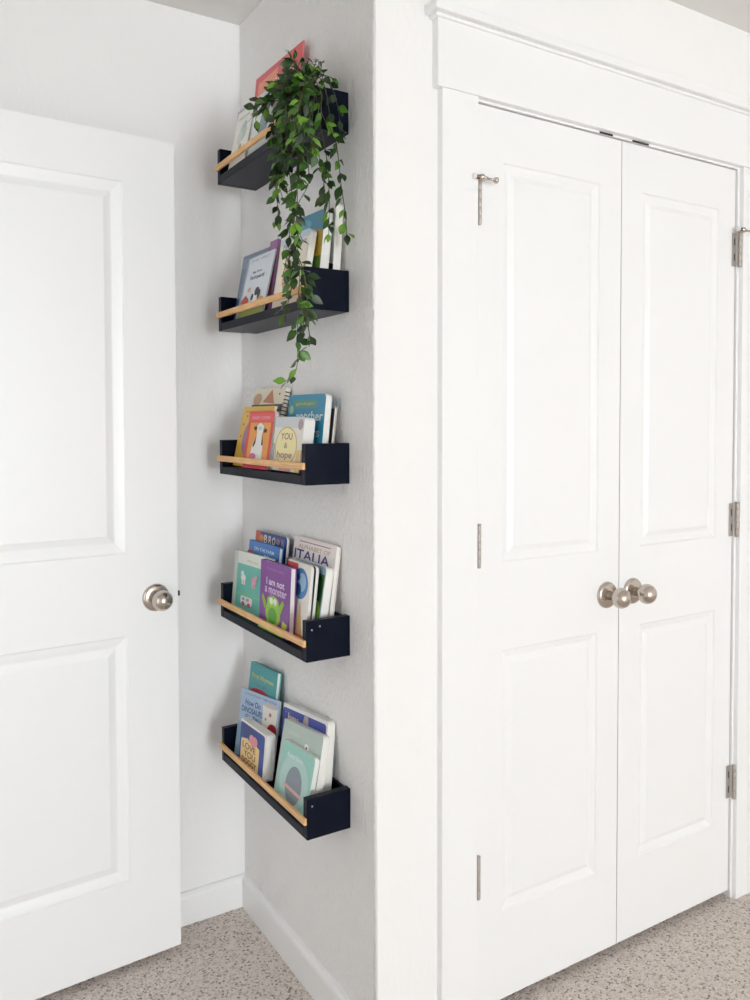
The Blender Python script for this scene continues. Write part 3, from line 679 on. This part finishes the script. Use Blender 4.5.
vine([P0, (-.09, .12, 2.07)] + F([(.075, 2.03), (.07, 1.96), (.075, 1.9), (.08, 1.83), (.085, 1.77), (.075, 1.72)]), 1., 'dark')
vine([P0, (-.095, .11, 2.07)] + F([(.05, 2.03), (.03, 1.97), (.02, 1.91), (.01, 1.88)]), 1.1)
vine([P0, (-.095, .13, 2.065)] + F([(.09, 2.0), (.09, 1.93), (.1, 1.89)], -.14), 1.2, 'dark')
vine([P0, (-.095, .1, 2.065)] + F([(.04, 2.0), (.045, 1.94), (.05, 1.9)], -.145), 1.2, 'light')
vine([P0, (-.09, .2, 2.07)] + F([(.19, 2.03), (.205, 1.985), (.2, 1.93), (.21, 1.9)]), 1.1, 'dark')
vine([P0, (-.09, .18, 2.07)] + F([(.165, 2.03), (.18, 1.99), (.185, 1.94), (.178, 1.89), (.185, 1.86)]), 1.2, 'dark')
vine([P0, (-.09, .16, 2.07)] + F([(.14, 2.03), (.14, 1.97), (.14, 1.93), (.135, 1.89), (.13, 1.86)]), 1.3, 'dark')
vine([P0, (-.09, .14, 2.07)] + F([(.10, 2.03), (.11, 1.97), (.11, 1.93), (.105, 1.88)], -.135), 1.2)
vine([P0, (-.095, .12, 2.07)] + F([(.065, 2.03), (.055, 1.97), (.06, 1.92), (.055, 1.87)], -.135), 1.2, 'dark')
# lower tangle in front of the second ledge
vine([(-.128, .085, 1.69), (-.13, .06, 1.66), (-.132, .045, 1.63), (-.131, .04, 1.595), (-.13, .045, 1.56), (-.13, .055, 1.54)], 1.4, 'dark', start=.05)
vine([(-.128, .08, 1.67), (-.135, .095, 1.645), (-.133, .115, 1.615), (-.132, .13, 1.60), (-.13, .15, 1.585)], 1.3)
vine([(-.128, .071, 1.60), (-.133, .05, 1.575), (-.132, .038, 1.55), (-.131, .03, 1.522), (-.13, .035, 1.505)], .8)
vine([(-.128, .095, 1.73), (-.135, .12, 1.705), (-.134, .135, 1.68), (-.133, .15, 1.665)], 1.)
# over the near end panel
def N_(pts, y=.082): return [(x, y+random.uniform(-.012, .006), z) for x, z in pts]
vine([P0, (-.075, .12, 2.078)] + N_([(-.072, 2.045), (-.059, 1.98), (-.045, 1.915), (-.034, 1.85), (-.024, 1.79), (-.02, 1.745)]), .75, start=.42)
vine([P0, (-.085, .12, 2.075)] + N_([(-.089, 2.035), (-.073, 1.957), (-.059, 1.888), (-.055, 1.816), (-.065, 1.745)]), .8, 'dark', start=.4)
vine([P0, (-.085, .12, 2.075)] + N_([(-.08, 2.03), (-.078, 1.99), (-.055, 1.955), (-.04, 1.93)]), .9, 'light', start=.5)
vine([P0, (-.09, .11, 2.07)] + N_([(-.095, 2.02), (-.1, 1.96), (-.085, 1.91), (-.075, 1.85), (-.07, 1.79)]), .9, start=.35)
vine([P0, (-.06, .12, 2.085)] + N_([(-.052, 2.05), (-.04, 2.01), (-.03, 1.975), (-.02, 1.945)]), .7, start=.6)
# crown sprays
for e in [(-.05, .12, 2.092), (-.02, .125, 2.085), (-.09, .28, 2.10), (-.11, .3, 2.085), (-.07, .2, 2.125), (-.115, .13, 2.10), (-.1, .34, 2.085), (-.08, .24, 2.12), (-.12, .22, 2.06), (-.125, .27, 2.05), (-.12, .17, 2.09), (-.045, .15, 2.12)]:
    m = ((P0[0]+e[0])/2+random.uniform(-.01, .01), (P0[1]+e[1])/2, max(P0[2], e[2])+.012)
    vine([P0, m, e, (e[0]-.01, e[1]+(e[1]-P0[1])*.15, e[2]-.02)], 1.15, start=.25)

# ------------------------------------------------------------------ light
w = bpy.data.worlds.new('world'); S.world = w; w.use_nodes = True
nt = w.node_tree; bg = nt.nodes['Background']
sky = nt.nodes.new('ShaderNodeTexSky'); sky.sky_type = 'HOSEK_WILKIE'; sky.turbidity = 6; sky.sun_direction = Vector((.2, .5, .8)).normalized()
mx = nt.nodes.new('ShaderNodeMix'); mx.data_type = 'RGBA'; mx.inputs['Factor'].default_value = .85
mx.inputs['B'].default_value = (1, .99, .97, 1)
nt.links.new(sky.outputs['Color'], mx.inputs['A']); nt.links.new(mx.outputs['Result'], bg.inputs['Color'])
bg.inputs['Strength'].default_value = 1.2
def area(name, loc, rot, sx, sy, power, col):
    l = bpy.data.lights.new(name, 'AREA'); l.shape = 'RECTANGLE'; l.size = sx; l.size_y = sy; l.energy = power; l.color = col
    o = bpy.data.objects.new(name, l); COL.objects.link(o); o.location = loc; o.rotation_euler = rot; return o
area('window_daylight', ((WX0+WX1)/2, -6.86, (WZ0+WZ1)/2), (math.radians(90), 0, 0), WX1-WX0, WZ1-WZ0, 520, (.90, .962, 1))
area('hall_fill_light', (-2.36, -.65, 1.175), (math.radians(90), 0, math.radians(-90)), 1.4, 2.05, 34, (.94, .975, 1))  # added fill light, brightens the alcove and ledge wall through the doorway

S.view_settings.view_transform = 'Standard'; S.view_settings.look = 'None'
S.view_settings.gamma = 1; S.view_settings.use_curve_mapping = False
S.view_settings.exposure = -1.23
S.cycles.use_denoising = True
S.cycles.max_bounces = 12; S.cycles.diffuse_bounces = 8
